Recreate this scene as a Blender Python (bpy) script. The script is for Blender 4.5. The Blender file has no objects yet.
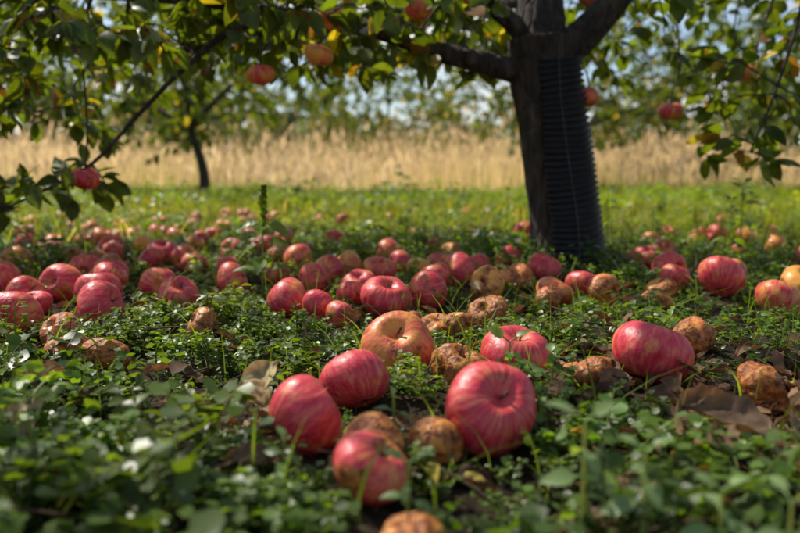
import bpy, math, random
import numpy as np
from mathutils import Vector, Matrix
R = np.random.default_rng(7)
random.seed(7)
scene = bpy.context.scene
SUN = Vector((-.50,.40,.82)).normalized()

# ------------------------------------------------------------------ helpers
def gh(x, y):
    x = np.asarray(x, float); y = np.asarray(y, float)
    h = 0.006*np.sin(x*9.1+1.3)*np.cos(y*7.7+.4) + 0.004*np.sin(x*21+y*17) + 0.003*np.cos(x*31-y*27+2)
    f = np.clip((y-4)/10, 0, 1)
    return h + f*0.05*np.sin(x*.7+y*.4)

def nz(x, y, s=1.0, o=0.0):
    x = np.asarray(x)*s+o; y = np.asarray(y)*s-o
    return (np.sin(x*1.7+1.1*np.sin(y*1.3))+np.sin(y*2.1+1.3*np.sin(x*1.1+2))+np.sin((x+y)*1.3+o)+.6*np.sin(x*4.1-y*3.3))/3.6

class MB:
    def __init__(s): s.V=[]; s.T=[]; s.C=[]; s.M=[]; s.n=0
    def add(s, V, T, col, mat=0):
        V=np.asarray(V,float).reshape(-1,3); T=np.asarray(T,int).reshape(-1,3)
        col=np.asarray(col,float)
        if col.ndim==1: col=np.tile(col,(len(V),1))
        s.V.append(V); s.T.append(T+s.n); s.C.append(col); s.M.append(np.full(len(T),mat)); s.n+=len(V)
    def inst(s, tpl, P, Rm, S, col, mat=0):
        V,T=tpl[0],tpl[1]; P=np.asarray(P); k=len(P)
        if k==0: return
        S=np.asarray(S,float)
        if S.ndim==1: S=np.repeat(S[:,None],3,1)
        W=np.einsum('kij,knj->kni', Rm, V[None]*S[:,None,:])+P[:,None,:]
        F=T[None]+(np.arange(k)*len(V))[:,None,None]
        if len(tpl)>2: C=col[:,None,:]*tpl[2][None]
        else: C=np.repeat(col[:,None,:],len(V),1)
        s.add(W.reshape(-1,3),F.reshape(-1,3),C.reshape(-1,3),mat)
    def arrays(s): return np.concatenate(s.V),np.concatenate(s.T),np.concatenate(s.C),np.concatenate(s.M)
    def obj(s, name, mats, smooth=False, parent=None):
        V,T,C,M=s.arrays()
        me=bpy.data.meshes.new(name)
        me.vertices.add(len(V)); me.vertices.foreach_set('co',V.ravel().astype(np.float32))
        me.loops.add(T.size); me.loops.foreach_set('vertex_index',T.ravel().astype(np.int32))
        me.polygons.add(len(T)); me.polygons.foreach_set('loop_start',np.arange(0,T.size,3,dtype=np.int32))
        me.polygons.foreach_set('material_index',M.astype(np.int32))
        if smooth: me.polygons.foreach_set('use_smooth',np.ones(len(T),bool))
        me.update(calc_edges=True)
        a=me.color_attributes.new('Col','FLOAT_COLOR','POINT')
        a.data.foreach_set('color',np.concatenate([C,np.ones((len(C),1))],1).ravel().astype(np.float32))
        for m in mats: me.materials.append(m)
        o=bpy.data.objects.new(name,me); scene.collection.objects.link(o)
        if parent: o.parent=parent
        return o

def frames(d, up):
    d=d/np.linalg.norm(d,axis=1,keepdims=True)
    y=np.cross(up,d); y/= (np.linalg.norm(y,axis=1,keepdims=True)+1e-9)
    z=np.cross(d,y)
    return np.stack([d,y,z],2)

def catmull(P, n):
    P=np.asarray(P,float); Q=np.vstack([2*P[0]-P[1],P,2*P[-1]-P[-2]]); out=[]
    for i in range(1,len(Q)-2):
        for t in np.linspace(0,1,n,endpoint=False):
            a,b,c,d=Q[i-1],Q[i],Q[i+1],Q[i+2]
            out.append(.5*((2*b)+(-a+c)*t+(2*a-5*b+4*c-d)*t*t+(-a+3*b-3*c+d)*t**3))
    out.append(Q[-2]); return np.array(out)

def tube(P, rad, seg=8, rough=0.0, cap=True):
    P=np.asarray(P,float); n=len(P); rad=np.asarray(rad,float)
    tg=np.gradient(P,axis=0); tg/=np.linalg.norm(tg,axis=1,keepdims=True)+1e-9
    u=np.cross(tg[0],[0.13,.99,.05]);
    if np.linalg.norm(u)<.1: u=np.cross(tg[0],[1,0,0])
    V=[]; ang=np.linspace(0,2*np.pi,seg,endpoint=False)
    for i in range(n):
        u=u-tg[i]*np.dot(u,tg[i]); u/=np.linalg.norm(u)+1e-9; v=np.cross(tg[i],u)
        r=rad[i]*np.ones(seg)
        if rough:
            r=r*(1+rough*(np.sin(ang*5+i*.35)+.7*np.sin(ang*9-i*.9+1)+.6*np.sin(ang*3+i*.21)+.5*R.normal(size=seg)*.7))
        V.append(P[i]+np.outer(np.cos(ang)*r,u)+np.outer(np.sin(ang)*r,v))
    V=np.concatenate(V); T=[]
    i=np.arange(n-1)[:,None]*seg; j=np.arange(seg)[None]; k=(j+1)%seg
    a=i+j;b=i+k;c=i+seg+k;d=i+seg+j
    T=np.concatenate([np.stack([a,b,c],-1).reshape(-1,3),np.stack([a,c,d],-1).reshape(-1,3)])
    if cap:
        V=np.vstack([V,P[-1]]); e=len(V)-1; b0=(n-1)*seg
        T=np.vstack([T,[[b0+q,b0+(q+1)%seg,e] for q in range(seg)]])
    return V,T

# ------------------------------------------------------------------ leaf templates (unit length along +X)
def leaf_ovate(n=6, w=.28, fold=.25, bend=.25, power=.8, wave=0.0, tooth=0.0):
    t=np.linspace(0,1,n+1); hw=w*np.sin(np.pi*t**power)**.85
    hw[0]=.01; hw[-1]=.0
    if tooth: hw=hw*(1+tooth*np.where(np.arange(n+1)%2==0,1,-1))
    z=-bend*t**2
    mid=np.stack([t,0*t,z],1)
    wv=wave*np.sin(t*11)
    L=np.stack([t,hw,z+fold*hw+wv],1); Rr=np.stack([t,-hw,z+fold*hw-wv],1)
    V=np.concatenate([mid,L,Rr]); m=n+1; T=[]
    for i in range(n):
        T+= [[i,i+1,m+i+1],[i,m+i+1,m+i],[i,2*m+i,2*m+i+1],[i,2*m+i+1,i+1]]
    return V,np.array(T)
def leaf_lobed(n=16, lobes=3, cup=.15):
    th=np.linspace(-2.3,2.3,n)
    r=.62+.30*np.abs(np.cos(th*lobes/2.0*1.0))**.7 - .05*np.where(np.arange(n)%2==0,1,0)
    r=r*(1-.28*np.abs(th)/2.3)*.75
    x=.42+r*np.cos(th)*.62; y=r*np.sin(th)*.78
    V=np.vstack([[0,0,0],[.42,0,-.03],np.stack([x,y,cup*(r**2)-.12*x**2],1)]); T=[]
    for i in range(n-1): T.append([1,2+i,3+i])
    T.append([0,2,1]); T.append([0,1,2+n-1])
    return V,np.array(T)
def leaf_dead(rng, n=11, ac=4):
    t=np.linspace(0,1,n+1); w=rng.uniform(.25,.34); hw=w*np.sin(np.pi*t**rng.uniform(.75,.95))**.8; hw=hw*(1+.10*rng.normal(size=n+1)); hw[0]=.012; hw[-1]=.004
    a=np.linspace(-1,1,2*ac+1); curl=rng.uniform(.6,2.2); bend=rng.uniform(-.9,.9); ph=rng.uniform(0,6.28,4); V=[];C=[]
    for i,tt_ in enumerate(t):
        for q in a:
            s=q*hw[i]; ang=curl*q*(.4+.6*tt_)
            y=s*np.cos(ang*.5); z=abs(s)*np.sin(abs(ang)*.6)+.035*np.sin(9*tt_+ph[0]+4*q)*abs(q)+.02*np.sin(17*tt_+ph[1]-6*q)+bend*(tt_-.4)**2
            V.append([tt_,y,z]); C.append(.7+.3*abs(q)+(.35 if q==0 else 0)+.12*rng.normal())
    k=2*ac+1; T=[]
    for i in range(n):
        for j in range(k-1):
            b=i*k+j; T+=[[b,b+1,b+k+1],[b,b+k+1,b+k]]
    return np.array(V),np.array(T),np.array(C)[:,None]*np.ones((1,3))

def plant(kind, rng, lod=0):
    m=MB()
    ns=rng.integers(4,7) if lod<2 else 3
    if kind=='ivy': lf=leaf_lobed(13 if lod==0 else 8,3)
    elif kind=='parsley': lf=leaf_lobed(11 if lod==0 else 7,5,.05)
    else: lf=leaf_ovate(4 if lod==0 else 2,.3,.3,.3)
    for s in range(ns):
        a=rng.uniform(0,6.28); lean=rng.uniform(.2,.95); H=rng.uniform(.45,1.15)
        d=np.array([math.cos(a),math.sin(a),0])
        pts=np.array([d*lean*t*.9+np.array([0,0,H*(t**.75)*(1-.25*lean*t)]) for t in np.linspace(0,1,4)])
        if lod<2:
            V,T=tube(pts,[.018,.016,.013,.01],3,cap=False); m.add(V,T,[1.3,.95,.8])
        nl={0:5,1:4,2:3}[lod]
        P=[];D=[];U=[];S=[];C=[]
        for i in range(nl):
            t=.3+.7*(i+1)/nl; f=t*3; k=min(int(f),2); q=pts[k]*(1-(f-k))+pts[k+1]*(f-k)
            for sd in ((-1,1) if i<nl-1 else (0,)):
                if sd!=0 and rng.random()<.18: continue
                aa=a+sd*rng.uniform(.9,1.7)+rng.normal()*.2
                dd=np.array([math.cos(aa),math.sin(aa),rng.uniform(-.35,.6)])
                if kind=='parsley':
                    for sub in (-.8,0,.8):
                        a2=aa+sub; d2=np.array([math.cos(a2),math.sin(a2),dd[2]+rng.normal()*.15])
                        P.append(q+.12*dd); D.append(d2); U.append([rng.normal()*.4,rng.normal()*.4,1]); S.append(rng.uniform(.14,.23)); C.append(rng.uniform(.75,1.3))
                else:
                    P.append(q); D.append(dd); U.append([rng.normal()*.5,rng.normal()*.5,1]); S.append(rng.uniform(.20,.38)*(1.15-.3*t)); C.append(rng.uniform(.7,1.35))
        C=np.array(C)[:,None]*np.ones((1,3))
        m.inst(lf,np.array(P),frames(np.array(D),np.array(U)),np.array(S),C)
    return np.concatenate(m.V),np.concatenate(m.T),np.concatenate(m.C)

def rotz(a, tilt=0.0):
    k=len(a); c,s=np.cos(a),np.sin(a); M=np.zeros((k,3,3)); M[:,0,0]=c;M[:,0,1]=-s;M[:,1,0]=s;M[:,1,1]=c;M[:,2,2]=1
    if tilt:
        tx=R.normal(size=k)*tilt; X=np.zeros((k,3,3)); X[:,0,0]=1;X[:,1,1]=np.cos(tx);X[:,1,2]=-np.sin(tx);X[:,2,1]=np.sin(tx);X[:,2,2]=np.cos(tx)
        M=M@X
    return M

# ------------------------------------------------------------------ materials
def newmat(name):
    m=bpy.data.materials.new(name); m.use_nodes=True; nt=m.node_tree; nt.nodes.clear()
    out=nt.nodes.new('ShaderNodeOutputMaterial'); return m,nt,out
def N(nt,t,**k):
    n=nt.nodes.new(t)
    for a,b in k.items():
        if a.startswith('i_'):
            n.inputs[a[2:].replace('_',' ')].default_value=b
        else: setattr(n,a,b)
    return n
def ramp(nt,fac,stops):
    r=nt.nodes.new('ShaderNodeValToRGB'); e=r.color_ramp.elements
    while len(e)<len(stops): e.new(.5)
    for i,(p,c) in enumerate(stops): e[i].position=p; e[i].color=(*c,1) if len(c)==3 else c
    nt.links.new(fac,r.inputs[0]); return r
def mixc(nt,f,a,b,mode='MIX'):
    m=nt.nodes.new('ShaderNodeMix'); m.data_type='RGBA'; m.blend_type=mode
    for s,v in ((m.inputs[0],f),(m.inputs[6],a),(m.inputs[7],b)):
        if isinstance(v,bpy.types.NodeSocket): nt.links.new(v,s)
        elif isinstance(v,(int,float)): s.default_value=v
        else: s.default_value=(*v,1)
    return m.outputs[2]

def leafmat(name, trans=.35, rough=.5, tr_tint=(1.5,1.6,.6), spots=None, spec=.5, noise=0):
    m,nt,out=newmat(name); L=nt.links.new
    at=N(nt,'ShaderNodeAttribute',attribute_name='Col'); c=at.outputs['Color']
    if noise:
        geo=N(nt,'ShaderNodeNewGeometry')
        n=N(nt,'ShaderNodeTexNoise',i_Scale=float(noise),i_Detail=2.0); L(geo.outputs['Position'],n.inputs['Vector'])
        r=ramp(nt,n.outputs[0],[(.3,(.6,.6,.6)),(.7,(1.3,1.3,1.25))])
        c=mixc(nt,1.0,c,r.outputs[0],'MULTIPLY')
        if spots:
            r2=ramp(nt,n.outputs[0],[(.64,(0,0,0)),(.70,(1,1,1))]); c=mixc(nt,r2.outputs[0],c,spots)
    p=N(nt,'ShaderNodeBsdfPrincipled',i_Roughness=rough); L(c,p.inputs['Base Color'])
    p.inputs['Specular IOR Level'].default_value=spec
    t=N(nt,'ShaderNodeBsdfTranslucent'); tc=mixc(nt,1.0,c,tr_tint,'MULTIPLY'); L(tc,t.inputs['Color'])
    mx=N(nt,'ShaderNodeMixShader'); mx.inputs[0].default_value=trans
    L(p.outputs[0],mx.inputs[1]); L(t.outputs[0],mx.inputs[2]); L(mx.outputs[0],out.inputs[0])
    return m
M_weed=leafmat('weed_leaf',.42,.40,(2.2,2.15,.4),spec=.5)
M_leaf=leafmat('apple_leaf',.45,.42,(2.8,2.5,.45),spots=(.12,.07,.02),spec=.4,noise=30)
M_straw=leafmat('straw',.5,.8,(1.15,1.10,.88),spec=.1)
M_grass=leafmat('grass_blade',.45,.5,(2.2,2.0,.5),spec=.3)
M_dead=leafmat('dead_leaf',.2,.7,(1.5,1.0,.55),spots=(.06,.035,.02),spec=.25,noise=90)
M_far=leafmat('distant_foliage',.3,.7,(1.3,1.4,.6),spec=.1)

def bark():
    m,nt,out=newmat('apple_bark'); L=nt.links.new
    g=N(nt,'ShaderNodeTexCoord'); mp=N(nt,'ShaderNodeMapping'); mp.inputs['Scale'].default_value=(1,1,.3); L(g.outputs['Object'],mp.inputs[0])
    n=N(nt,'ShaderNodeTexNoise',i_Scale=45.0,i_Detail=8.0,i_Roughness=.65); L(mp.outputs[0],n.inputs['Vector'])
    v=N(nt,'ShaderNodeTexVoronoi',i_Scale=38.0,feature='DISTANCE_TO_EDGE'); L(mp.outputs[0],v.inputs['Vector'])
    c=ramp(nt,n.outputs[0],[(.3,(.012,.008,.006)),(.55,(.060,.043,.032)),(.75,(.15,.125,.095))])
    n3=N(nt,'ShaderNodeTexNoise',i_Scale=7.0,i_Detail=4.0); L(g.outputs['Object'],n3.inputs['Vector'])
    r3=ramp(nt,n3.outputs[0],[(.55,(0,0,0)),(.66,(.8,.8,.8))]); cc=mixc(nt,r3.outputs[0],c.outputs[0],(.07,.075,.035))
    p=N(nt,'ShaderNodeBsdfPrincipled',i_Roughness=.9); L(cc,p.inputs['Base Color'])
    rv=ramp(nt,v.outputs[0],[(0,(0,0,0)),(.25,(1,1,1))])
    ad=N(nt,'ShaderNodeMath',operation='ADD'); L(n.outputs[0],ad.inputs[0]); L(rv.outputs[0],ad.inputs[1])
    b=N(nt,'ShaderNodeBump',i_Strength=1.0,i_Distance=.012); L(ad.outputs[0],b.inputs['Height']); L(b.outputs[0],p.inputs['Normal'])
    L(p.outputs[0],out.inputs[0]); return m
M_bark=bark()

def plastic(name,col,rough,k=2.2):
    m,nt,out=newmat(name); L=nt.links.new
    g=N(nt,'ShaderNodeTexCoord'); n=N(nt,'ShaderNodeTexNoise',i_Scale=30.0,i_Detail=5.0); L(g.outputs['Object'],n.inputs['Vector'])
    c=ramp(nt,n.outputs[0],[(.35,col),(.75,tuple(x*k+.004 for x in col))])
    p=N(nt,'ShaderNodeBsdfPrincipled'); L(c.outputs[0],p.inputs['Base Color'])
    rr=ramp(nt,n.outputs[0],[(.3,(rough,)*3),(.7,(rough+.2,)*3)]); L(rr.outputs[0],p.inputs['Roughness'])
    p.inputs['Specular IOR Level'].default_value=.4
    L(p.outputs[0],out.inputs[0]); return m
M_tube=plastic('black_corrugated_plastic',(.006,.006,.007),.38,1.6)
M_seam_highlight=plastic('seam_highlight',(.06,.06,.06),.5)

def apple_mat():
    m,nt,out=newmat('apple_skin'); L=nt.links.new
    g=N(nt,'ShaderNodeTexCoord'); oi=N(nt,'ShaderNodeObjectInfo')
    sc=N(nt,'ShaderNodeVectorMath',operation='SCALE'); sc.inputs[0].default_value=(7,13,5); L(oi.outputs['Random'],sc.inputs['Scale'])
    a=N(nt,'ShaderNodeVectorMath',operation='ADD'); L(g.outputs['Object'],a.inputs[0]); L(sc.outputs[0],a.inputs[1]); co=a.outputs[0]
    sp=N(nt,'ShaderNodeSeparateXYZ'); L(g.outputs['Object'],sp.inputs[0])
    at=N(nt,'ShaderNodeMath',operation='ARCTAN2'); L(sp.outputs[1],at.inputs[0]); L(sp.outputs[0],at.inputs[1])
    sn=N(nt,'ShaderNodeMath',operation='SINE'); L(at.outputs[0],sn.inputs[0]); cs=N(nt,'ShaderNodeMath',operation='COSINE'); L(at.outputs[0],cs.inputs[0])
    cb=N(nt,'ShaderNodeCombineXYZ'); L(sn.outputs[0],cb.inputs[0]); L(cs.outputs[0],cb.inputs[1])
    zz=N(nt,'ShaderNodeMath',operation='MULTIPLY'); zz.inputs[1].default_value=.35; L(sp.outputs[2],zz.inputs[0]); L(zz.outputs[0],cb.inputs[2])
    ofs=N(nt,'ShaderNodeVectorMath',operation='ADD'); L(cb.outputs[0],ofs.inputs[0]); L(sc.outputs[0],ofs.inputs[1])
    st=N(nt,'ShaderNodeTexNoise',i_Scale=6.0,i_Detail=5.0,i_Roughness=.65); L(ofs.outputs[0],st.inputs['Vector'])
    base=ramp(nt,st.outputs[0],[(.3,(.50,.014,.036)),(.48,(.66,.050,.070)),(.60,(.74,.12,.10)),(.76,(.80,.28,.14))])
    big=N(nt,'ShaderNodeTexNoise',i_Scale=1.3,i_Detail=5.0); L(co,big.inputs['Vector'])
    cs2=N(nt,'ShaderNodeSeparateColor'); L(oi.outputs['Color'],cs2.inputs[0])
    a1=N(nt,'ShaderNodeMath',operation='ADD'); L(big.outputs[0],a1.inputs[0]); L(cs2.outputs[1],a1.inputs[1])
    a1b=N(nt,'ShaderNodeMath',operation='MULTIPLY_ADD'); a1b.inputs[1].default_value=.6; L(st.outputs[0],a1b.inputs[0]); L(a1.outputs[0],a1b.inputs[2])
    ms=N(nt,'ShaderNodeMath',operation='MULTIPLY'); ms.inputs[1].default_value=.72; L(a1b.outputs[0],ms.inputs[0])
    yr=ramp(nt,ms.outputs[0],[(.61,(0,0,0)),(.86,(1,1,1))])
    c=mixc(nt,yr.outputs[0],base.outputs[0],(.80,.36,.06))
    v=N(nt,'ShaderNodeTexVoronoi',i_Scale=9.0); L(co,v.inputs['Vector'])
    vr=ramp(nt,v.outputs['Distance'],[(.06,(.35,.35,.35)),(.13,(0,0,0))]); c=mixc(nt,vr.outputs[0],c,(.78,.46,.32))
    a2=N(nt,'ShaderNodeMath',operation='SUBTRACT'); L(cs2.outputs[0],a2.inputs[0]); L(big.outputs[0],a2.inputs[1])
    a3=N(nt,'ShaderNodeMath',operation='ADD'); a3.inputs[1].default_value=1.0; L(a2.outputs[0],a3.inputs[0])
    rr=ramp(nt,a3.outputs[0],[(.74,(0,0,0)),(.80,(1,1,1))])
    bn2=N(nt,'ShaderNodeTexNoise',i_Scale=4.0,i_Detail=6.0); L(co,bn2.inputs['Vector'])
    br=ramp(nt,bn2.outputs[0],[(.32,(.09,.024,.007)),(.5,(.40,.115,.020)),(.68,(.66,.28,.055))])
    c=mixc(nt,rr.outputs[0],c,br.outputs[0])
    dr=ramp(nt,bn2.outputs[0],[(.63,(0,0,0)),(.67,(1,1,1))])
    rv=N(nt,'ShaderNodeMath',operation='MULTIPLY'); L(dr.outputs[0],rv.inputs[0]); L(cs2.outputs[0],rv.inputs[1])
    rv2=N(nt,'ShaderNodeMath',operation='MULTIPLY'); rv2.inputs[1].default_value=1.8; L(rv.outputs[0],rv2.inputs[0])
    c=mixc(nt,rv2.outputs[0],c,(.06,.022,.01))
    p=N(nt,'ShaderNodeBsdfPrincipled'); L(c,p.inputs['Base Color'])
    rn=ramp(nt,big.outputs[0],[(.35,(.34,.34,.34)),(.65,(.48,.48,.48))])
    rg=mixc(nt,rr.outputs[0],rn.outputs[0],(.46,.46,.46)); L(rg,p.inputs['Roughness'])
    p.inputs['Specular IOR Level'].default_value=.42
    b=N(nt,'ShaderNodeBump',i_Distance=.03); L(bn2.outputs[0],b.inputs['Height']); L(b.outputs[0],p.inputs['Normal'])
    bs=mixc(nt,rr.outputs[0],(.10,.10,.10),(.35,.35,.35)); L(bs,b.inputs['Strength'])
    L(p.outputs[0],out.inputs[0]); return m
M_apple=apple_mat()
M_stem=plastic('apple_stem',(.06,.035,.015),.7)

def ground_mat():
    m,nt,out=newmat('orchard_ground'); L=nt.links.new
    g=N(nt,'ShaderNodeTexCoord')
    n=N(nt,'ShaderNodeTexNoise',i_Scale=14.0,i_Detail=10.0,i_Roughness=.75); L(g.outputs['Object'],n.inputs['Vector'])
    soil=ramp(nt,n.outputs[0],[(.32,(.012,.008,.006)),(.5,(.045,.030,.019)),(.68,(.12,.08,.05))])
    n2=N(nt,'ShaderNodeTexNoise',i_Scale=110.0,i_Detail=4.0); L(g.outputs['Object'],n2.inputs['Vector'])
    r2=ramp(nt,n2.outputs[0],[(.56,(0,0,0)),(.64,(1,1,1))]); c=mixc(nt,r2.outputs[0],soil.outputs[0],(.14,.095,.05))
    sp=N(nt,'ShaderNodeSeparateXYZ'); L(g.outputs['Object'],sp.inputs[0])
    n3=N(nt,'ShaderNodeTexNoise',i_Scale=1.2,i_Detail=4.0); L(g.outputs['Object'],n3.inputs['Vector'])
    ml=N(nt,'ShaderNodeMath',operation='MULTIPLY_ADD'); ml.inputs[1].default_value=3.0; L(n3.outputs[0],ml.inputs[0]); L(sp.outputs[1],ml.inputs[2])
    mr=N(nt,'ShaderNodeMapRange'); mr.inputs[1].default_value=3.5; mr.inputs[2].default_value=7; L(ml.outputs[0],mr.inputs[0])
    gr=ramp(nt,n.outputs[0],[(.3,(.06,.085,.012)),(.7,(.15,.17,.03))]); c=mixc(nt,mr.outputs[0],c,gr.outputs[0])
    mr2=N(nt,'ShaderNodeMapRange'); mr2.inputs[1].default_value=12.5; mr2.inputs[2].default_value=15; L(ml.outputs[0],mr2.inputs[0])
    gd=ramp(nt,n.outputs[0],[(.3,(.42,.30,.14)),(.7,(.65,.50,.26))]); c=mixc(nt,mr2.outputs[0],c,gd.outputs[0])
    p=N(nt,'ShaderNodeBsdfPrincipled',i_Roughness=.95); L(c,p.inputs['Base Color'])
    p.inputs['Specular IOR Level'].default_value=.15
    ad=N(nt,'ShaderNodeMath',operation='MULTIPLY_ADD'); ad.inputs[1].default_value=.4; L(n2.outputs[0],ad.inputs[0]); L(n.outputs[0],ad.inputs[2])
    b=N(nt,'ShaderNodeBump',i_Strength=1.0,i_Distance=.02); L(ad.outputs[0],b.inputs['Height']); L(b.outputs[0],p.inputs['Normal'])
    L(p.outputs[0],out.inputs[0]); return m
M_ground=ground_mat()

# ------------------------------------------------------------------ ground
xs=np.concatenate([-np.geomspace(400,3.2,26),np.arange(-3,3.01,.035),np.geomspace(3.2,400,26)])
ys=np.concatenate([-np.geomspace(100,.6,12),np.arange(-.4,5,.035),np.geomspace(5.1,600,40)])
X,Y=np.meshgrid(xs,ys); Z=gh(X,Y)*(np.abs(X)<200)
V=np.stack([X,Y,Z],-1).reshape(-1,3); nx=len(xs); ny=len(ys)
i,j=np.meshgrid(np.arange(ny-1),np.arange(nx-1),indexing='ij'); a=(i*nx+j).ravel()
T=np.concatenate([np.stack([a,a+1,a+nx+1],1),np.stack([a,a+nx+1,a+nx],1)])
m=MB(); m.add(V,T,[1,1,1]); m.obj('ground',[M_ground],True)

# ------------------------------------------------------------------ apples
def apple_mesh(name, rng, kind=0, lobes=5, nu=48, nv=30):
    th=np.linspace(0,2*np.pi,nu,endpoint=False); ph=np.linspace(0,np.pi,nv)
    V=[]; pa=rng.uniform(0,6.28,6); skew=rng.normal(size=2)*.08; lob=rng.uniform(.012,.045); flat=rng.uniform(.78,.94); fam=rng.uniform(.3,1.0)
    for p in ph:
        s,c=math.sin(p),math.cos(p)
        rad=s**.92*(1+.07*c)
        z=flat*c
        if c>0: z-=.34*math.exp(-(s/.27)**2)
        else: z+=.17*math.exp(-(s/.25)**2)
        rr=rad*(1+lob*np.cos(lobes*th+pa[0])*(.4+.6*abs(c))+.025*np.sin(2*th+pa[1])+.02*np.sin(3*th+pa[2]+2*p))
        zz=z*np.ones(nu)*(1+.04*np.sin(th+pa[3]))
        if kind==2:
            fold=np.abs(np.sin(4.5*th+1.2*np.sin(2*p+pa[4])+pa[5]))**.6
            w=fam*.095*(fold-.6)*(.35+.65*s)+.03*np.sin(11*th+5*p+pa[2])*s
            rr=rr*(1+w); zz=zz*(1+.4*w)-.14*fam*max(c,0)*(1+.6*np.sin(th+pa[0]))
        V.append(np.stack([rr*np.cos(th)+skew[0]*zz,rr*np.sin(th)+skew[1]*zz,zz],1))
    V=np.concatenate(V)
    if kind>0:
        for q in range(1 if kind==1 else 3):
            d=rng.normal(size=3); d[2]=abs(d[2])*.7; d/=np.linalg.norm(d); u=V/(np.linalg.norm(V,axis=1,keepdims=True)+1e-6)
            f=np.exp(-((1-u@d)/rng.uniform(.06,.16))**1.3); V=V*(1-f*rng.uniform(.12,.30 if kind==2 else .2))[:,None]
    i,j=np.meshgrid(np.arange(nv-1),np.arange(nu),indexing='ij'); k=(j+1)%nu
    a=(i*nu+j).ravel(); b=(i*nu+k).ravel(); c=((i+1)*nu+k).ravel(); d=((i+1)*nu+j).ravel()
    T=np.concatenate([np.stack([a,d,c],1),np.stack([a,c,b],1)])
    mb=MB(); mb.add(V,T,[1,1,1],0)
    q=np.array([[0,0,.32],[.01,.02,.56],[.04,.03,.76],[.09,.05,.94]])*np.array([1,1,flat]); sv,stt=tube(q,[.035,.03,.032,.045],6); mb.add(sv,stt,[1,1,1],1)
    cx=leaf_ovate(2,.25,.3,-.3); k=5; an=np.arange(k)*1.2566; D=np.stack([np.cos(an),np.sin(an),-np.ones(k)*1.1],1)
    mb.inst(cx,np.tile([0,0,-flat*.86+.05],(k,1)),frames(D,np.tile([0,0,1.],(k,1))),np.full(k,.16),np.ones((k,3)),1)
    o=mb.obj(name,[M_apple,M_stem],True); me=o.data; bpy.data.objects.remove(o); return me
good=[apple_mesh('apple_mesh',R) for _ in range(9)]
soft=[apple_mesh('bruised_apple_mesh',R,1) for _ in range(6)]
bad=[apple_mesh('rotten_apple_mesh',R,2) for _ in range(10)]
occ=[]
def put_apple(x,y,r,rot=0.,yel=0.,z=None,tilt=None,name='apple',yaw=None):
    me = bad[R.integers(10)] if rot>=.7 else (soft[R.integers(6)] if rot>.05 else good[R.integers(9)])
    o=bpy.data.objects.new(name,me); scene.collection.objects.link(o)
    t=R.uniform(.1,1.6) if tilt is None else tilt
    if rot>=.7 and tilt is None: t=R.uniform(0,1.1)
    o.rotation_euler=(t,R.normal()*.15,R.uniform(0,6.28) if yaw is None else yaw)
    sx=r*R.uniform(.95,1.06); o.scale=(sx,r*R.uniform(.94,1.03),r*R.uniform(.88,1.03)*(.9 if rot>=.7 else 1))
    o.location=(x,y,float(gh(x,y))+r*(.82 if rot<.7 else .70) if z is None else z)
    o.color=(.14+rot*.30 if rot>0 else R.uniform(0,.17),yel*.35+R.uniform(-.06,.14),R.random(),1)
    if z is None: occ.append((x,y,r))
    return o
A=[(.076,.638,.040,0,-.1,.9,.4),(-.004,.90,.043,.2,.45,.8,.2),(-.045,.76,.034,0,0),(-.081,.64,.034,0,0,1.0,2.0),(-.021,.590,.027,.6,.4),(.028,.605,.024,.6,.4),
(-.02,.53,.029,.25,0,.6,1.0),(.006,.45,.023,.8,1),(.13,.86,.041,0,.1,.35,.5),(.064,.84,.031,.85,1),(.2,.83,.032,1,0),(.28,.85,.044,0,.1,.35,2.6),(.37,.77,.032,.95,.2),
(.38,1.0,.032,.9,.3),(-.024,1.31,.045,0,0,.5,0.3),(.05,1.40,.04,0,0),(.128,1.68,.041,0,.3,1.5,-1.2),(.167,1.47,.038,.4,1),(.143,1.24,.034,.95,.4),(.014,1.17,.026,.7,1),
(.055,1.14,.026,.7,.6),(.09,1.12,.026,.95,.4),(-.095,1.22,.026,0,0),(-.135,1.27,.03,0,0),(-.195,1.33,.037,0,.2),(-.176,1.57,.038,0,.2),(-.34,1.56,.038,0,.1),
(-.385,1.34,.035,0,0),(-.25,1.9,.037,0,.3),(-.28,1.75,.033,.3,.3),(-.043,1.66,.037,0,0),(-.085,1.38,.029,.1,.1),(.045,1.77,.032,.2,1.2),(.255,1.65,.032,.3,.5),
(.335,1.78,.04,0,.1),(.29,1.45,.036,0,.3),(.365,1.54,.034,0,0),(.37,1.4,.035,.5,.5),(.62,1.78,.04,0,0),(.57,1.60,.03,0,.1),(.62,1.49,.045,0,.1),
(.51,1.5,.03,.6,.6),(.645,1.31,.04,0,.3),(.74,1.42,.04,0,.9),(-.645,1.47,.04,0,0),(-.70,1.72,.036,0,.1),(-.66,1.36,.036,0,0),(-.48,1.23,.041,0,0),
(-.54,1.38,.042,0,0),(-.57,1.12,.043,0,0),(-.465,1.05,.028,.4,.1),(-.405,.93,.03,.8,.2),(-.61,1.63,.036,0,0),(-.84,1.65,.03,0,.2),(-.285,1.1,.026,.8,.9),
(-.345,.90,.03,1,.1),(-.68,1.24,.035,0,.1),(-.16,1.72,.034,0,.1),(.0,1.9,.034,0,.2),(.1,1.95,.035,.1,.3),(.19,1.85,.034,0,.1),(-.4,1.8,.034,0,.3),(-.52,1.95,.034,0,.1),
(.22,1.58,.03,.5,.6),(-.08,1.52,.036,0,0),(.07,1.57,.034,0,.1),(.72,1.68,.034,.1,.3),(.45,1.35,.028,.8,.3),(.245,1.3,.027,.8,.2),(.10,.80,.02,1,.1),(-.47,1.5,.038,0,0),(-.57,1.52,.036,0,0),(-.78,1.5,.04,0,.1),(-.62,1.30,.03,0,0)]
for t in A: put_apple(*t[:5],tilt=t[5] if len(t)>5 else None,yaw=t[6] if len(t)>6 else None)
n=0; tries=0
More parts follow.
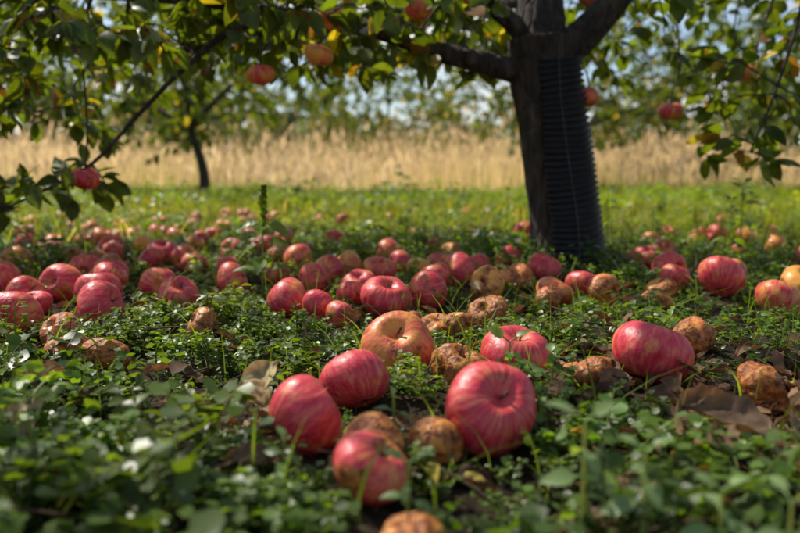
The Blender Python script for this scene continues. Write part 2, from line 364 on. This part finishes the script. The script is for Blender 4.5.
while n<140 and tries<8000:
    tries+=1
    y=1.8+2.7*R.random()**1.2; x=R.uniform(-.66*y-.3,.66*y+.3)
    dens=1.0 if x<-.1*y else (.75 if x<.15*y else (.75 if x>.28*y and y<3.5 else .12))
    dens*=np.clip(.7+1.1*nz(x,y,3.5,4),.1,1)
    if R.random()>dens*(1.25-.2*y): continue
    r=R.uniform(.027,.042)
    if any((x-a)**2+(y-b)**2<(r+c)**2*1.0 for a,b,c in occ) or (x-.45)**2+(y-2.1)**2<.14**2: continue
    put_apple(x,y,r,R.choice([0,0,0,.1,.3,.5,.8]),R.choice([0,0,0,.3,.6,.9])); n+=1
OCC=np.array(occ)

# ------------------------------------------------------------------ apple trees
LEAFT=[leaf_ovate(6,.30,f,b,.85,wv) for f,b,wv in ((.3,.15,.01),(.5,.3,.02),(.15,.4,.015),(.4,.0,.02))]
def grow(limbs, targets, rng, wood, leaves, spacing=.030, ls=(.045,.075), twseg=5, leafstart=.25, drop=None, maxr=.010):
    nodes=[];nr=[]
    for P,r0,r1,seg,rough in limbs:
        C=catmull(P,10); rr=r0+(r1-r0)*np.linspace(0,1,len(C))**.8
        V,T=tube(C,rr,seg,rough); wood.add(V,T,[1,1,1])
        nodes+=list(C[2:]); nr+=list(rr[2:])
    nodes=np.array(nodes); nr=np.array(nr)
    base=nodes.copy(); dist=np.array([np.min(np.linalg.norm(base-t,axis=1)) for t in targets])
    order=np.argsort(dist)
    LP=[];LD=[];LU=[]
    buf=np.zeros((len(nodes)+len(targets)*4,3)); buf[:len(nodes)]=nodes; rb=np.zeros(len(buf)); rb[:len(nr)]=nr; cnt=len(nodes)
    for ti in order:
        t=targets[ti]; d=np.linalg.norm(buf[:cnt]-t,axis=1)+(.05*(rb[:cnt]<.003)); k=np.argmin(d); s=buf[k]; L=np.linalg.norm(t-s)
        if L<.04: continue
        mid=(s+t)/2+rng.normal(size=3)*.08*L+np.array([0,0,.12*L]); q3=s*.2+t*.8+rng.normal(size=3)*.05*L+np.array([0,0,.05*L])
        C=catmull([s,mid,q3,t],4); r0=min(max(rb[k]*.6,.0025),maxr*(.4+L))
        rr=np.linspace(r0,.0013,len(C)); V,T=tube(C,rr,twseg,0,False); wood.add(V,T,[1,1,1])
        for f in (4,8,len(C)-1): buf[cnt]=C[f]; rb[cnt]=rr[f]; cnt+=1
        seg=np.linalg.norm(np.diff(C,axis=0),axis=1); cum=np.concatenate([[0],np.cumsum(seg)]); tot=cum[-1]
        s0=max(tot*leafstart,tot-.42); u=s0
        while u<tot:
            if rng.random()<.85:
                p=np.array([np.interp(u,cum,C[:,a]) for a in range(3)]); tg=C[min(np.searchsorted(cum,u),len(C)-1)]-C[max(np.searchsorted(cum,u)-1,0)]; tg=tg/(np.linalg.norm(tg)+1e-9)
                for _ in range(1+(rng.random()<.4)):
                    sd=rng.normal(size=3); sd-=tg*np.dot(sd,tg); sd/=np.linalg.norm(sd)
                    dd=tg*.5+sd*.9+np.array([0,0,-.25]); LP.append(p+dd*.012); LD.append(dd); LU.append(np.array([0,0,.9])+rng.normal(size=3)*.55)
            u+=spacing*rng.uniform(.6,1.4)
        for _ in range(3): LP.append(t); LD.append((t-s)/L+rng.normal(size=3)*.6); LU.append(np.array([0,0,.9])+rng.normal(size=3)*.5)
    LP=np.array(LP);LD=np.array(LD);LU=np.array(LU)
    if drop is not None:
        k=~drop(LP+.03*LD/np.linalg.norm(LD,axis=1,keepdims=True)); LP,LD,LU=LP[k],LD[k],LU[k]
    n=len(LP); col=np.array([.064,.105,.018])*rng.uniform(.6,1.5,(n,1))*np.array([1,1,1])+rng.uniform(0,.03,(n,1))*np.array([1,.7,0])
    yl=rng.random(n); col[yl<.05]=np.array([.42,.33,.04])*rng.uniform(.7,1.1,((yl<.05).sum(),1)); b=(yl>.975); col[b]=np.array([.20,.10,.03])
    F=frames(LD,LU); S=rng.uniform(*ls,n); w=rng.integers(0,4,n)
    for q in range(4):
        kk=w==q; S3=np.stack([S[kk],S[kk]*rng.uniform(.85,1.25,kk.sum()),S[kk]],1)
        leaves.inst(LEAFT[q],LP[kk],F[kk],S3,col[kk])
    return n

tree=bpy.data.objects.new('apple_tree',None); scene.collection.objects.link(tree)
wood=MB(); lv=MB()
TB=[(.445,2.10,-.03),(.44,2.10,.06),(.422,2.10,.20),(.402,2.10,.34),(.380,2.10,.48),(.372,2.10,.60)]
C=catmull(TB,9); zt=C[:,2]; rt=.081+.05*np.exp(-np.clip(zt+.02,0,1)/.035)*.8+.010*np.clip((zt-.4)/.2,0,1)
V,T=tube(C,rt,44,.018); wood.add(V,T,[1,1,1])
limbs=[
 ([(.375,2.10,.50),(.24,2.07,.53),(.10,2.03,.555),(-.05,2.0,.60),(-.20,1.96,.625),(-.5,1.93,.66),(-.9,1.9,.68),(-1.4,1.9,.72)],.036,.007,14,.03),
 ([(-.20,1.96,.625),(-.38,1.9,.59),(-.50,1.87,.50),(-.62,1.86,.38),(-.74,1.85,.26),(-.92,1.84,.17)],.010,.003,8,.02),
 ([(.37,2.10,.54),(.30,2.08,.63),(.20,2.08,.70),(.05,2.1,.78),(-.3,2.2,.95),(-.9,2.3,1.2),(-1.5,2.4,1.45)],.032,.008,12,.03),
 ([(.370,2.10,.56),(.37,2.12,.72),(.33,2.2,1.0),(.38,2.25,1.4),(.3,2.2,1.9),(.35,2.2,2.5)],.076,.010,20,.02),
 ([(.385,2.10,.53),(.47,2.08,.60),(.56,2.06,.70),(.64,2.04,.82),(.85,2.0,1.1),(1.3,1.9,1.4),(1.8,1.8,1.7)],.056,.010,16,.025),
 ([(.56,2.06,.70),(.8,2.2,.80),(1.15,2.3,.80),(1.6,2.4,.72),(2.0,2.5,.62)],.020,.005,10,.02),
 ([(.85,2.0,1.1),(.95,1.97,.92),(.98,1.95,.7),(.93,1.94,.48),(.86,1.93,.30)],.009,.002,6,.0),
 ([(.38,2.15,.75),(.3,1.8,.98),(.15,1.3,1.2),(.0,.8,1.45),(-.1,.2,1.6)],.035,.007,10,.02),
 ([(.36,2.25,.75),(.3,2.6,.80),(.1,3.1,.88),(-.1,3.6,.95),(-.3,4.0,1.0)],.035,.007,10,.02),
 ([(.38,2.2,.8),(.7,2.7,.95),(1.1,3.2,1.05),(1.4,3.7,1.1)],.03,.006,10,.02),
 ([(.3,1.8,.98),(-.2,1.5,1.15),(-.8,1.2,1.3),(-1.4,1.0,1.4)],.022,.006,8,.02),
 ([(.3,1.8,.98),(.8,1.4,1.2),(1.3,1.0,1.4)],.022,.006,8,.02),
 ([(-.9,1.9,.68),(-1.1,1.88,.55),(-1.2,1.85,.38),(-1.3,1.8,.2)],.009,.003,6,0)]
tg=[]
def rnd(n,x,y,z): tg.extend(np.stack([R.uniform(*x,n),R.uniform(*y,n),R.uniform(*z,n)],1))
rnd(260,(-1.5,.25),(1.6,2.9),(.54,.80)); rnd(60,(-.6,.3),(1.7,2.6),(.50,.70)); rnd(110,(-.9,.6),(2.5,3.6),(.62,.90))
rnd(60,(-1.7,-.85),(1.6,2.6),(.30,.7)); rnd(50,(-1.5,-.75),(1.75,2.1),(.12,.5))
rnd(125,(.6,2.2),(1.7,3.2),(.50,.85)); rnd(26,(.75,1.5),(1.8,2.3),(.22,.6)); rnd(45,(-.3,.8),(2.3,3.4),(.62,.95))
k=0
while k<200:
    p=R.uniform(-1,1,3)
    rr=np.linalg.norm(p)
    if rr>1 or rr<.35: continue
    q=np.array([.1,1.9,1.35])+p*np.array([2.4,2.1,1.15])
    if q[2]<.8: continue
    tg.append(q); k+=1
rnd(30,(-1.3,1.2),(.4,1.7),(.95,1.6))
tg=np.array(tg)
def drop(P):
    z0=np.where(P[:,0]<-.62,.05,np.where(P[:,0]<.75,.225*P[:,1],.1*P[:,1]))
    z0=z0+.04*nz(P[:,0],P[:,1],6)
    near=(P[:,1]<1.45)&(P[:,2]<.62)
    return (P[:,2]<z0)|near
nl=grow(limbs,tg,R,wood,lv,drop=drop)
wood.obj('trunk_and_branches',[M_bark],True,tree)
# crown openings: leaves cut away along sun rays to light chosen ground spots
KEY=[(.070,.63,.06),(-.01,.89,.06),(.12,.85,.055),(.27,.84,.06),(-.085,.63,.045),(.32,.68,.07),(-.16,.70,.05),(-.3,.8,.09),(-.03,1.31,.06),(.12,1.68,.06),(.61,1.49,.06),(-.49,1.23,.06),(-.1,.95,.04),(.0,.5,.04),(-.25,.58,.06),(.64,1.3,.05),(.05,1.1,.06),(.36,.77,.045),(-.64,1.42,.09),(.36,1.5,.05),(-.4,1.05,.06),(-.18,1.33,.05),(-.34,1.56,.06),(.2,1.0,.04),(.05,.75,.03),(.2,.55,.05),(-.05,.76,.03)]
def litmask(x,y):
    f=(nz(x,y,9,1)+.6*nz(x,y,23,3))>-.04
    for a,b,r in KEY: f=f|(((x-a)**2+(y-b)**2)<r*r)
    return f
V,T,Cc,M=lv.arrays(); nlf=len(V)//21
from mathutils.bvhtree import BVHTree
bvh=BVHTree.FromPolygons([tuple(v) for v in V],[tuple(int(q) for q in t) for t in T])
gx,gy=np.meshgrid(np.arange(-.95,1.1,.014),np.arange(.3,2.9,.014)); k=litmask(gx,gy); kill=np.zeros(nlf,bool)
cz=V.reshape(nlf,21,3).mean(1)
isKey=np.zeros(gx.shape,bool)
for a,b,r in KEY: isKey|=((gx-a)**2+(gy-b)**2)<r*r
for x,y,key in zip(gx[k],gy[k],isKey[k]):
    o=Vector((x,y,.06)); s=0
    while s<14:
        h=bvh.ray_cast(o,SUN)
        if h[0] is None: break
        lid=h[2]//24; c=cz[lid]
        if c[2]>.78 or key or c[1]<1.5: kill[lid]=True
        o=h[0]+SUN*.002; s+=1
keepV=np.repeat(~kill,21); keepT=np.repeat(~kill,24); remap=np.cumsum(keepV)-1
lv2=MB(); lv2.add(V[keepV],remap[T[keepT]],Cc[keepV]); lv2.obj('leaves',[M_leaf],False,tree)

m=MB(); rows=int(.55/.003); seg=56; zz=np.linspace(.003,.55,rows)
cx=np.interp(zz,C[:,2],C[:,0])+.014; cy=np.interp(zz,C[:,2],C[:,1])-.008
V=[]
for i in range(rows):
    st=math.radians(-130)+.24*(zz[i]/.55)+.05*math.sin(zz[i]*17); an=np.linspace(st,math.radians(130),seg)
    rib=.0042*np.tanh(2.0*math.sin(2*math.pi*zz[i]/.0155))
    rad=.093+.006*math.exp(-zz[i]/.05)-.006*(zz[i]/.55)+rib
    V.append(np.stack([cx[i]+rad*np.cos(an),cy[i]+rad*np.sin(an),zz[i]+.014*np.cos(an-1.0)+.003*math.sin(zz[i]*23)*np.sin(an*2)],1))
V=np.concatenate(V); i,j=np.meshgrid(np.arange(rows-1),np.arange(seg-1),indexing='ij'); a=(i*seg+j).ravel()
T=np.concatenate([np.stack([a,a+1,a+seg+1],1),np.stack([a,a+seg+1,a+seg],1)])
m.add(V,T,[1,1,1],0)
an=math.radians(-86); P=np.stack([cx+.0965*math.cos(an)+.003*np.sin(zz*14),cy-.0965*abs(math.sin(an)),zz],1)[::6]
V,T=tube(P,np.full(len(P),.0010),5); m.add(V,T,[1,1,1],1)  # raised seam strip, its lighter grey stands in for the highlight along it
g=m.obj('corrugated_trunk_guard',[M_tube,M_seam_highlight],True)
sol=g.modifiers.new('thickness','SOLIDIFY'); sol.thickness=.0016

H=[(-.68,2.05,.605),(-.155,1.85,.605),(-.185,1.82,.515),(-.325,1.85,.475),(-.745,1.85,.235),(.495,2.1,.452),(.725,2.12,.415),(.045,1.9,.635),(1.05,2.4,.55),(.51,2.15,.72),(-1.2,2.3,.6)]
for i,(x,y,z) in enumerate(H):
    o=put_apple(x,y,.034 if i!=8 else .03,0,.65 if i in(1,2,3,6,7) else .2,z=z,tilt=R.uniform(-.3,.3))
    w=MB(); P=catmull([(x,y,z+.02),(x+.004,y,z+.045),(x+R.normal()*.02,y+.02,z+.12),(x+R.normal()*.04,y+.05,z+.26)],4); V,T=tube(P,np.linspace(.0013,.003,len(P)),5); w.add(V,T,[1,1,1]); w.obj('fruiting_spur',[M_bark],True,tree)

rg=np.random.default_rng(3); wood=MB(); lv=MB()
lb=[([(0,0,-.05),(.03,0,.4),(-.05,.02,.9),(0,0,1.5),(.05,0,2.4)],.075,.015,12,.03),
 ([(-.03,0,.8),(-.5,.2,1.15),(-1.1,.3,1.4),(-1.7,.3,1.5)],.04,.008,8,.02),([(-.03,0,.85),(.5,-.2,1.2),(1.1,-.3,1.5),(1.7,-.2,1.6)],.04,.008,8,.02),
 ([(0,0,.95),(.1,-.6,1.2),(.2,-1.2,1.4),(.1,-1.7,1.4)],.035,.008,8,.02),([(0,0,.95),(-.1,.6,1.3),(-.2,1.2,1.6),(-.2,1.8,1.7)],.035,.008,8,.02)]
tt=[]
while len(tt)<480:
    p=rg.uniform(-1,1,3); r=np.linalg.norm(p)
    if r>1 or r<.4: continue
    q=np.array([0,0,1.7])+p*np.array([2.1,2.1,1.05]); q[2]+=.15*math.sin(q[0]*3)
    tt.append(q)
grow(lb,np.array(tt),rg,wood,lv,spacing=.055,ls=(.08,.12),twseg=4,leafstart=.15)
for i,(x,y,rz,s) in enumerate([(-2.25,9.0,0,1.0),(5.6,10.5,2.1,1.05),(-6.0,9.5,4,1.1),(2.95,13.2,1.2,1.1),(-4.6,18,3.3,1.2),(8.8,16,5,1.1),(-.3,21,2.4,1.25)]):
    e=bpy.data.objects.new('apple_tree',None); scene.collection.objects.link(e)
    if i==0:
        ow=wood.obj('trunk_and_branches',[M_bark],True); ol=lv.obj('leaves',[M_leaf])
    else:
        ow=bpy.data.objects.new('trunk_and_branches',ow.data); ol=bpy.data.objects.new('leaves',ol.data); scene.collection.objects.link(ow); scene.collection.objects.link(ol)
    ow.parent=e; ol.parent=e; e.location=(x,y,0); e.rotation_euler=(0,-.12 if i==0 else 0,rz); e.scale=(s,)*3

# ------------------------------------------------------------------ distant trees
m=MB(); rg=np.random.default_rng(5); lf=leaf_ovate(2,.45,.3,.2)
x=-75
while x<75:
    y=rg.uniform(52,75); h=rg.uniform(4.0,9.5); w=rg.uniform(2.5,4.5); k=int(420*w/3)
    V,T=tube([(x,y,-.2),(x,y,h*.3),(x+.2,y,h*.8)],[.25,.2,.06],6); m.add(V,T,[.06,.05,.035])
    nc=rg.integers(9,15); cen=rg.normal(size=(nc,3))*np.array([w*.42,w*.42,h*.2])+np.array([x,y,h*.56]); ci=rg.integers(0,nc,k)
    P=cen[ci]+rg.normal(size=(k,3))*np.array([.75,.75,.6]); P=P[P[:,2]>.3]; k=len(P)
    base=np.array([.11,.14,.055])*rg.uniform(.7,1.3)+np.array([.05,.03,0])*rg.random()
    m.inst(lf,P,frames(rg.normal(size=(k,3))+[0,0,-.2],rg.normal(size=(k,3))+[0,0,.6]),rg.uniform(.5,.95,k),base*rg.uniform(.6,1.4,(k,1)))
    P=np.stack([x+rg.uniform(-3,3,260),y+rg.uniform(-3,1,260),rg.uniform(0,3.8,260)],1); m.inst(lf,P,frames(rg.normal(size=(260,3)),rg.normal(size=(260,3))+[0,0,.6]),rg.uniform(.6,1.0,260),base*1.1*rg.uniform(.6,1.3,(260,1)))
    x+=rg.uniform(2.2,5.5)
m.obj('distant_trees',[M_far])

# ------------------------------------------------------------------ grasses
def blades(mb,P,H,W,col,lean=.3,n=3):
    k=len(P); a=R.uniform(0,6.28,k); la=R.uniform(0,6.28,k); ln=np.abs(R.normal(size=k))*lean*H
    t=np.linspace(0,1,n+1); V=np.zeros((k,2*(n+1),3))
    for i,tt_ in enumerate(t):
        c=P+np.stack([np.cos(la)*ln*tt_**2,np.sin(la)*ln*tt_**2,H*tt_*(1-.12*tt_)],1)
        w=(W*(1-tt_**1.5)+.0004)[:,None]*np.stack([np.cos(a),np.sin(a),0*a],1)*.5
        V[:,2*i]=c-w; V[:,2*i+1]=c+w
    T=[]
    for i in range(n): T+=[[2*i,2*i+1,2*i+3],[2*i,2*i+3,2*i+2]]
    T=np.array(T)[None]+(np.arange(k)*2*(n+1))[:,None,None]
    mb.add(V.reshape(-1,3),T.reshape(-1,3),np.repeat(col,2*(n+1),0))
def field(n,y0,y1,pw=1.0,k=.66,ex=1.5):
    y=y0+(y1-y0)*R.random(n)**pw; x=R.uniform(-1,1,n)*(k*y+ex); return x,y
m=MB(); x,y=field(40000,11.0,38,1.6,.66,4); edge=12.0+1.3*nz(x,x,.5)+.6*nz(x*3,y)
kk=y>edge; x,y=x[kk],y[kk]; n=len(x)
Hh=R.gamma(9,.09,n)*(1+.28*nz(x,y,.6)+.15*nz(x,y,2.1))*1.15; Hh*=np.clip(.25+(y-11.0)/6,.25,1.3); Hh=np.clip(Hh,.15,2.0)
col=np.array([.92,.74,.44])*R.uniform(.75,1.08,(n,1)); gmix=(R.random(n)<.4*np.clip(1.5-(y-11)/4,0.03,1))[:,None]; col=np.where(gmix,np.array([.34,.34,.10]),col)
col=np.clip(col*(1+.12*nz(x,y,.9,2))[:,None],0,.93)
blades(m,np.stack([x,y,gh(x,y)],1),Hh,R.uniform(.007,.016,n),col,.25,3)
kk=R.random(n)<.3; xs2,ys2=x[kk],y[kk]; ns=len(xs2); P=np.stack([xs2,ys2,gh(xs2,ys2)+Hh[kk]*.8],1)
m.inst(leaf_ovate(3,.12,.2,.2),P,frames(np.stack([R.normal(size=ns)*.3,R.normal(size=ns)*.3,np.ones(ns)],1),R.normal(size=(ns,3))),R.uniform(.14,.25,ns),np.array([.82,.62,.42])*R.uniform(.75,1.12,(ns,1)))
m.obj('dry_meadow_grass',[M_straw])

m=MB(); x,y=field(36000,2.4,13.2,.8,.66,1.5); n=len(x)
Hh=R.uniform(.04,.12,n)*(1+.5*nz(x,y,1.3))*(1+.06*(y-3)); col=np.array([.19,.225,.035])*R.uniform(.6,1.4,(n,1)); d=R.random(n)<.1; col[d]=[.48,.40,.18]
yl=(nz(x,y,.9,3)>.1); col[yl]*=np.array([1.4,1.15,.9])
blades(m,np.stack([x,y,gh(x,y)],1),Hh,R.uniform(.005,.011,n),col,.6,2)
x,y=field(1500,.3,2.4,.7,.66,.4); n=len(x); blades(m,np.stack([x,y,gh(x,y)],1),R.uniform(.03,.095,n),R.uniform(.0015,.0032,n),np.array([.13,.19,.03])*R.uniform(.7,1.5,(n,1)),.8,4)
m.obj('green_grass',[M_grass])

# ------------------------------------------------------------------ ground cover weeds
m=MB()
def cover(n,y0,y1,lod,size,ex,dens,pw=1.0,var=5):
    x,y=field(n,y0,y1,pw,.66,ex)
    keep=R.random(n)<dens(x,y); x,y=x[keep],y[keep]
    d2=(x[:,None]-OCC[:,0])**2+(y[:,None]-OCC[:,1])**2
    keep=~np.any(d2<(OCC[:,2]*.98+.003)**2,1); keep&=((x-.44)**2+(y-2.1)**2)>.12**2
    x,y,d2=x[keep],y[keep],d2[keep]; nn=len(x)
    close=np.any(d2<(OCC[:,2]*1.9)**2,1)
    s=R.uniform(*size,nn)*(1+.35*nz(x,y,2.2,1))*np.where(R.random(nn)<.06,1.5,1)*np.where(close,.72,1)
    kinds=['ivy','parsley','ovate']; field_k=nz(x,y,1.6,5)+R.normal(size=nn)*.35
    kd=np.where(field_k<-.25,0,np.where(field_k<.35,1,2))
    for q in range(3):
        for v in range(var):
            tp=plant(kinds[q],R,lod); k=(kd==q)&(np.arange(nn)%var==v); c=k.sum()
            if c==0: continue
            b=np.array([[.078,.138,.020],[.094,.158,.022],[.120,.175,.024]][q])
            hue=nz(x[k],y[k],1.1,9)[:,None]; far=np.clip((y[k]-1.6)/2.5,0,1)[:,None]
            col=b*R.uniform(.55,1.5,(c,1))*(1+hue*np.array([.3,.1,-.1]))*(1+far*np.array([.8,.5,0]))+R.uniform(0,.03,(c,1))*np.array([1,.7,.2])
            m.inst(tp,np.stack([x[k],y[k],gh(x[k],y[k])-.002],1),rotz(R.uniform(0,6.28,c),.15),s[k],col)
def dn(x,y):
    bare=1.15*np.exp(-(((x-.36)/.19)**2+((y-.70)/.12)**2))+.9*np.exp(-(((x-.14)/.14)**2+((y-.80)/.08)**2))+.3*np.exp(-(((x+.2)/.12)**2+((y-1.05)/.1)**2))+.3*np.exp(-(((x-.15)/.35)**2+((y-1.2)/.12)**2))
    return np.clip(.88+.7*nz(x,y,6.5)-.9*bare,.06,1)
cover(3800,.22,1.75,0,(.018,.048),.4,dn,.8,6)
cover(5000,1.7,5.0,1,(.03,.07),.9,lambda x,y:np.clip(.9+.6*nz(x,y,3),.1,1),1,4)
cover(5600,4.8,12.6,2,(.08,.17),1.6,lambda x,y:np.clip(.8+.5*nz(x,y,1.2),.1,1),.9,3)
m.obj('ground_cover_weeds',[M_weed])

# ------------------------------------------------------------------ litter
m=MB(); DS=[leaf_ovate(5,.32,.5,.3,.8,.05),leaf_ovate(5,.36,.2,-.35,.8,.07),leaf_ovate(5,.28,.9,.1,.9,.06)]; DL=[leaf_dead(R) for _ in range(6)]
x,y=field(2600,.3,3.6,.75,.66,.5); x2=R.normal(.32,.2,600); y2=R.normal(.74,.12,600); x=np.concatenate([x,x2]); y=np.concatenate([y,y2]); n=len(x); col=np.array([.17,.095,.05])*R.uniform(.4,1.6,(n,1)); t=R.random(n)<.14; col[t]=np.array([.36,.26,.14]); t=R.random(n)<.03; col[t]=[.5,.38,.06]
D=np.stack([np.cos(x*999),np.sin(x*999),R.normal(size=n)*.3],1)
S=R.uniform(.012,.042,n); F=frames(D,R.normal(size=(n,3))*.45+[0,0,1]); w=R.integers(0,9,n); zo=np.where(R.random(n)<.22,.024,.006)
for q in range(9):
    k=w==q; tp=DS[q] if q<3 else DL[q-3]; m.inst(tp,np.stack([x,y,gh(x,y)+zo],1)[k],F[k],S[k],col[k])
for i,(x,y,s,a,c,up,z) in enumerate([(.245,.67,.075,.3,(.24,.145,.08),.15,.028),(.31,.625,.07,2.6,(.19,.12,.07),.1,.028),(-.30,.60,.048,1.9,(.45,.34,.22),.6,.035),(-.15,.72,.06,.9,(.55,.42,.21),.9,.022),
    (-.125,.70,.045,2.3,(.46,.31,.15),.7,.02),(-.385,.76,.05,.4,(.40,.22,.11),.3,.035),(.24,.56,.045,1.2,(.18,.11,.06),.2,.025),(.36,.66,.06,4,(.22,.14,.08),.1,.02),(.19,.64,.05,5,(.17,.10,.06),.1,.02),(-.09,.55,.04,3.5,(.2,.12,.06),.1,.03),(.10,.76,.045,.2,(.2,.12,.07),.1,.015),(.42,.72,.06,1,(.25,.16,.09),.2,.02),(.29,.74,.05,5.2,(.2,.12,.07),.2,.015)]):
    m.inst(DL[i%6],np.array([[x,y,float(gh(x,y))+z]]),frames(np.array([[math.cos(a),math.sin(a),up]]),np.array([[.1,-.5,1.]])),np.array([s]),np.array([c]))
m.obj('fallen_dead_leaves',[M_dead],True)
m=MB()
for i in range(120):
    y=R.uniform(.42,2.6); x=R.uniform(-.62,.62)*y; a=R.uniform(0,6.28); L=R.uniform(.04,.16); z=float(gh(x,y))+.010
    P=catmull([(x,y,z),(x+math.cos(a)*L*.5,y+math.sin(a)*L*.5,z+R.uniform(0,.02)),(x+math.cos(a+.2)*L,y+math.sin(a+.2)*L,z+R.uniform(0,.03))],4); V,T=tube(P,np.linspace(.0018,.0008,len(P)),5); m.add(V,T,[1,1,1])
m.obj('fallen_twigs',[M_stem],True)

# ------------------------------------------------------------------ single plants
NET=leaf_ovate(10,.30,.25,.35,.75,.0,.10)
def seedling(name,x,y,h,ls,nl,col,spike=False,lean=(0,0),r0=.0018):
    m=MB(); z=float(gh(x,y)); top=np.array([x+lean[0],y+lean[1],z+h])
    C=catmull([(x,y,z-.005),(x+lean[0]*.2,y+lean[1]*.2,z+h*.4),(x+lean[0]*.6,y+lean[1]*.6,z+h*.75),top],6); V,T=tube(C,np.linspace(r0,r0*.45,len(C)),6); c=np.array(col)
    m.add(V,T,c*np.array([1.4,1.1,1]))
    P=[];D=[];S=[]
    lim=.66 if spike else 1.0
    for i in range(nl):
        t=(.25+.75*(i+1)/nl)*lim; p=C[min(int(t*(len(C)-1)),len(C)-1)]; a=i*1.57*1.02+R.uniform(-.3,.3)
        for q in (0,math.pi):
            d=np.array([math.cos(a+q),math.sin(a+q),R.uniform(-.5,.4) if t<.95 else .8]); V,T=tube(np.array([p,p+d*ls*.12,p+d*ls*.22]),[.0008]*3,4); m.add(V,T,c)
            P.append(p+d*ls*.2); D.append(d); S.append(ls*R.uniform(.7,1.15)*(1.1-.45*t))
    n=len(P); m.inst(NET,np.array(P),frames(np.array(D),np.tile([0,-.35,1.],(n,1))+R.normal(size=(n,3))*.3),np.array(S),c*R.uniform(.8,1.25,(n,1)))
    if spike:
        k=620; t=R.uniform(.52,1.05,k); P=np.stack([np.interp(t,np.linspace(0,1,len(C)),C[:,a]) for a in range(3)],1)
        wd=.0062*np.clip((1.10-t)/.35,.15,1)*(.65+.55*np.sin(t*75)); an=R.uniform(0,6.28,k); D=np.stack([np.cos(an),np.sin(an),R.uniform(.1,1,k)],1)
        P=P+D*wd[:,None]*R.uniform(.2,1,(k,1)); m.inst(leaf_ovate(2,.4,.3,.1),P,frames(D,R.normal(size=(k,3))),R.uniform(.004,.007,k),c*np.array([1.5,1.4,.8])*R.uniform(.6,1.3,(k,1)))
    return m.obj(name,[M_weed])
seedling('amaranth_plant',-.262,1.47,.22,.055,5,(.14,.21,.035),True,(.006,0))
seedling('nettle_seedling',.115,.80,.062,.034,3,(.13,.23,.04)); seedling('nettle_seedling',.158,.79,.05,.030,2,(.13,.23,.045))
for (x,y,h,l,n) in [(.115,.47,.085,.028,3),(.145,.445,.075,.022,3),(.185,.43,.06,.022,3),(.215,.41,.06,.025,2),(.235,.385,.065,.03,2)]:
    seedling('goosefoot_seedling',x,y,h,l,n,(.24,.33,.13))
seedling('goosefoot_seedling',-.005,.60,.06,.02,4,(.14,.22,.06)); seedling('goosefoot_seedling',-.08,.52,.05,.016,4,(.13,.2,.06)); seedling('goosefoot_seedling',.005,.47,.055,.02,3,(.12,.2,.06))
for (x,y,h,l,n) in [(.60,2.25,.20,.04,5),(.85,2.0,.17,.045,4),(.92,2.1,.22,.05,5),(.78,2.4,.15,.04,4),(-.1,3.0,.17,.05,5),(.05,3.3,.15,.05,4),(1.1,2.5,.2,.05,5),(-1.3,2.6,.2,.05,4),(.25,3.4,.2,.05,4),(-.33,1.62,.11,.04,3),(1.35,3.,.2,.05,4),(.4,2.9,.18,.04,4),(-.55,2.6,.15,.05,4),(-.9,2.9,.17,.05,4)]:
    seedling('tall_weed',x,y,h,l,n,(.16,.24,.035))

# ------------------------------------------------------------------ light, sky, camera
S=SUN; el=math.asin(S.z); az=math.atan2(S.x,S.y)
ld=bpy.data.lights.new('sun','SUN'); ld.energy=5.0; ld.angle=math.radians(.5); ld.color=(1,.95,.85)
lo=bpy.data.objects.new('sun',ld); scene.collection.objects.link(lo); lo.rotation_euler=S.to_track_quat('Z','Y').to_euler(); lo.location=(0,0,10)
w=bpy.data.worlds.new('World'); scene.world=w; w.use_nodes=True; nt=w.node_tree; nt.nodes.clear(); L=nt.links.new
out=nt.nodes.new('ShaderNodeOutputWorld'); bg=nt.nodes.new('ShaderNodeBackground'); bg.inputs[1].default_value=.14
sky=nt.nodes.new('ShaderNodeTexSky'); sky.sky_type='NISHITA'; sky.sun_disc=False; sky.sun_elevation=el; sky.sun_rotation=az
tc=nt.nodes.new('ShaderNodeTexCoord'); mp=nt.nodes.new('ShaderNodeMapping'); mp.inputs['Scale'].default_value=(1,1,2.6); L(tc.outputs['Generated'],mp.inputs[0])
cn=N(nt,'ShaderNodeTexNoise',i_Scale=3.2,i_Detail=6.0,i_Roughness=.55); L(mp.outputs[0],cn.inputs['Vector'])
cr=ramp(nt,cn.outputs[0],[(.45,(0,0,0)),(.60,(.9,.9,.9))])
# the cloud bank sits low above the horizon, the zenith is clear
sz=N(nt,'ShaderNodeSeparateXYZ'); L(tc.outputs['Generated'],sz.inputs[0])
lowm=N(nt,'ShaderNodeMapRange'); lowm.inputs[1].default_value=.22; lowm.inputs[2].default_value=.42; lowm.inputs[3].default_value=1; lowm.inputs[4].default_value=.10; L(sz.outputs[2],lowm.inputs[0])
cm=N(nt,'ShaderNodeMath',operation='MULTIPLY'); L(cr.outputs[0],cm.inputs[0]); L(lowm.outputs[0],cm.inputs[1])
cc=mixc(nt,cm.outputs[0],sky.outputs[0],(7.2,7.1,6.9))
L(cc,bg.inputs[0]); L(bg.outputs[0],out.inputs[0])
cd=bpy.data.cameras.new('camera'); cam=bpy.data.objects.new('camera',cd); scene.collection.objects.link(cam); scene.camera=cam
cam.location=(0,0,.23); cam.rotation_euler=(math.radians(90-6.3),0,0); cd.lens=35; cd.sensor_width=36; cd.clip_start=.02; cd.clip_end=2000
cd.dof.use_dof=True; cd.dof.focus_distance=.98; cd.dof.aperture_fstop=4.4
scene.view_settings.view_transform='Standard'; scene.view_settings.look='None'; scene.view_settings.exposure=0
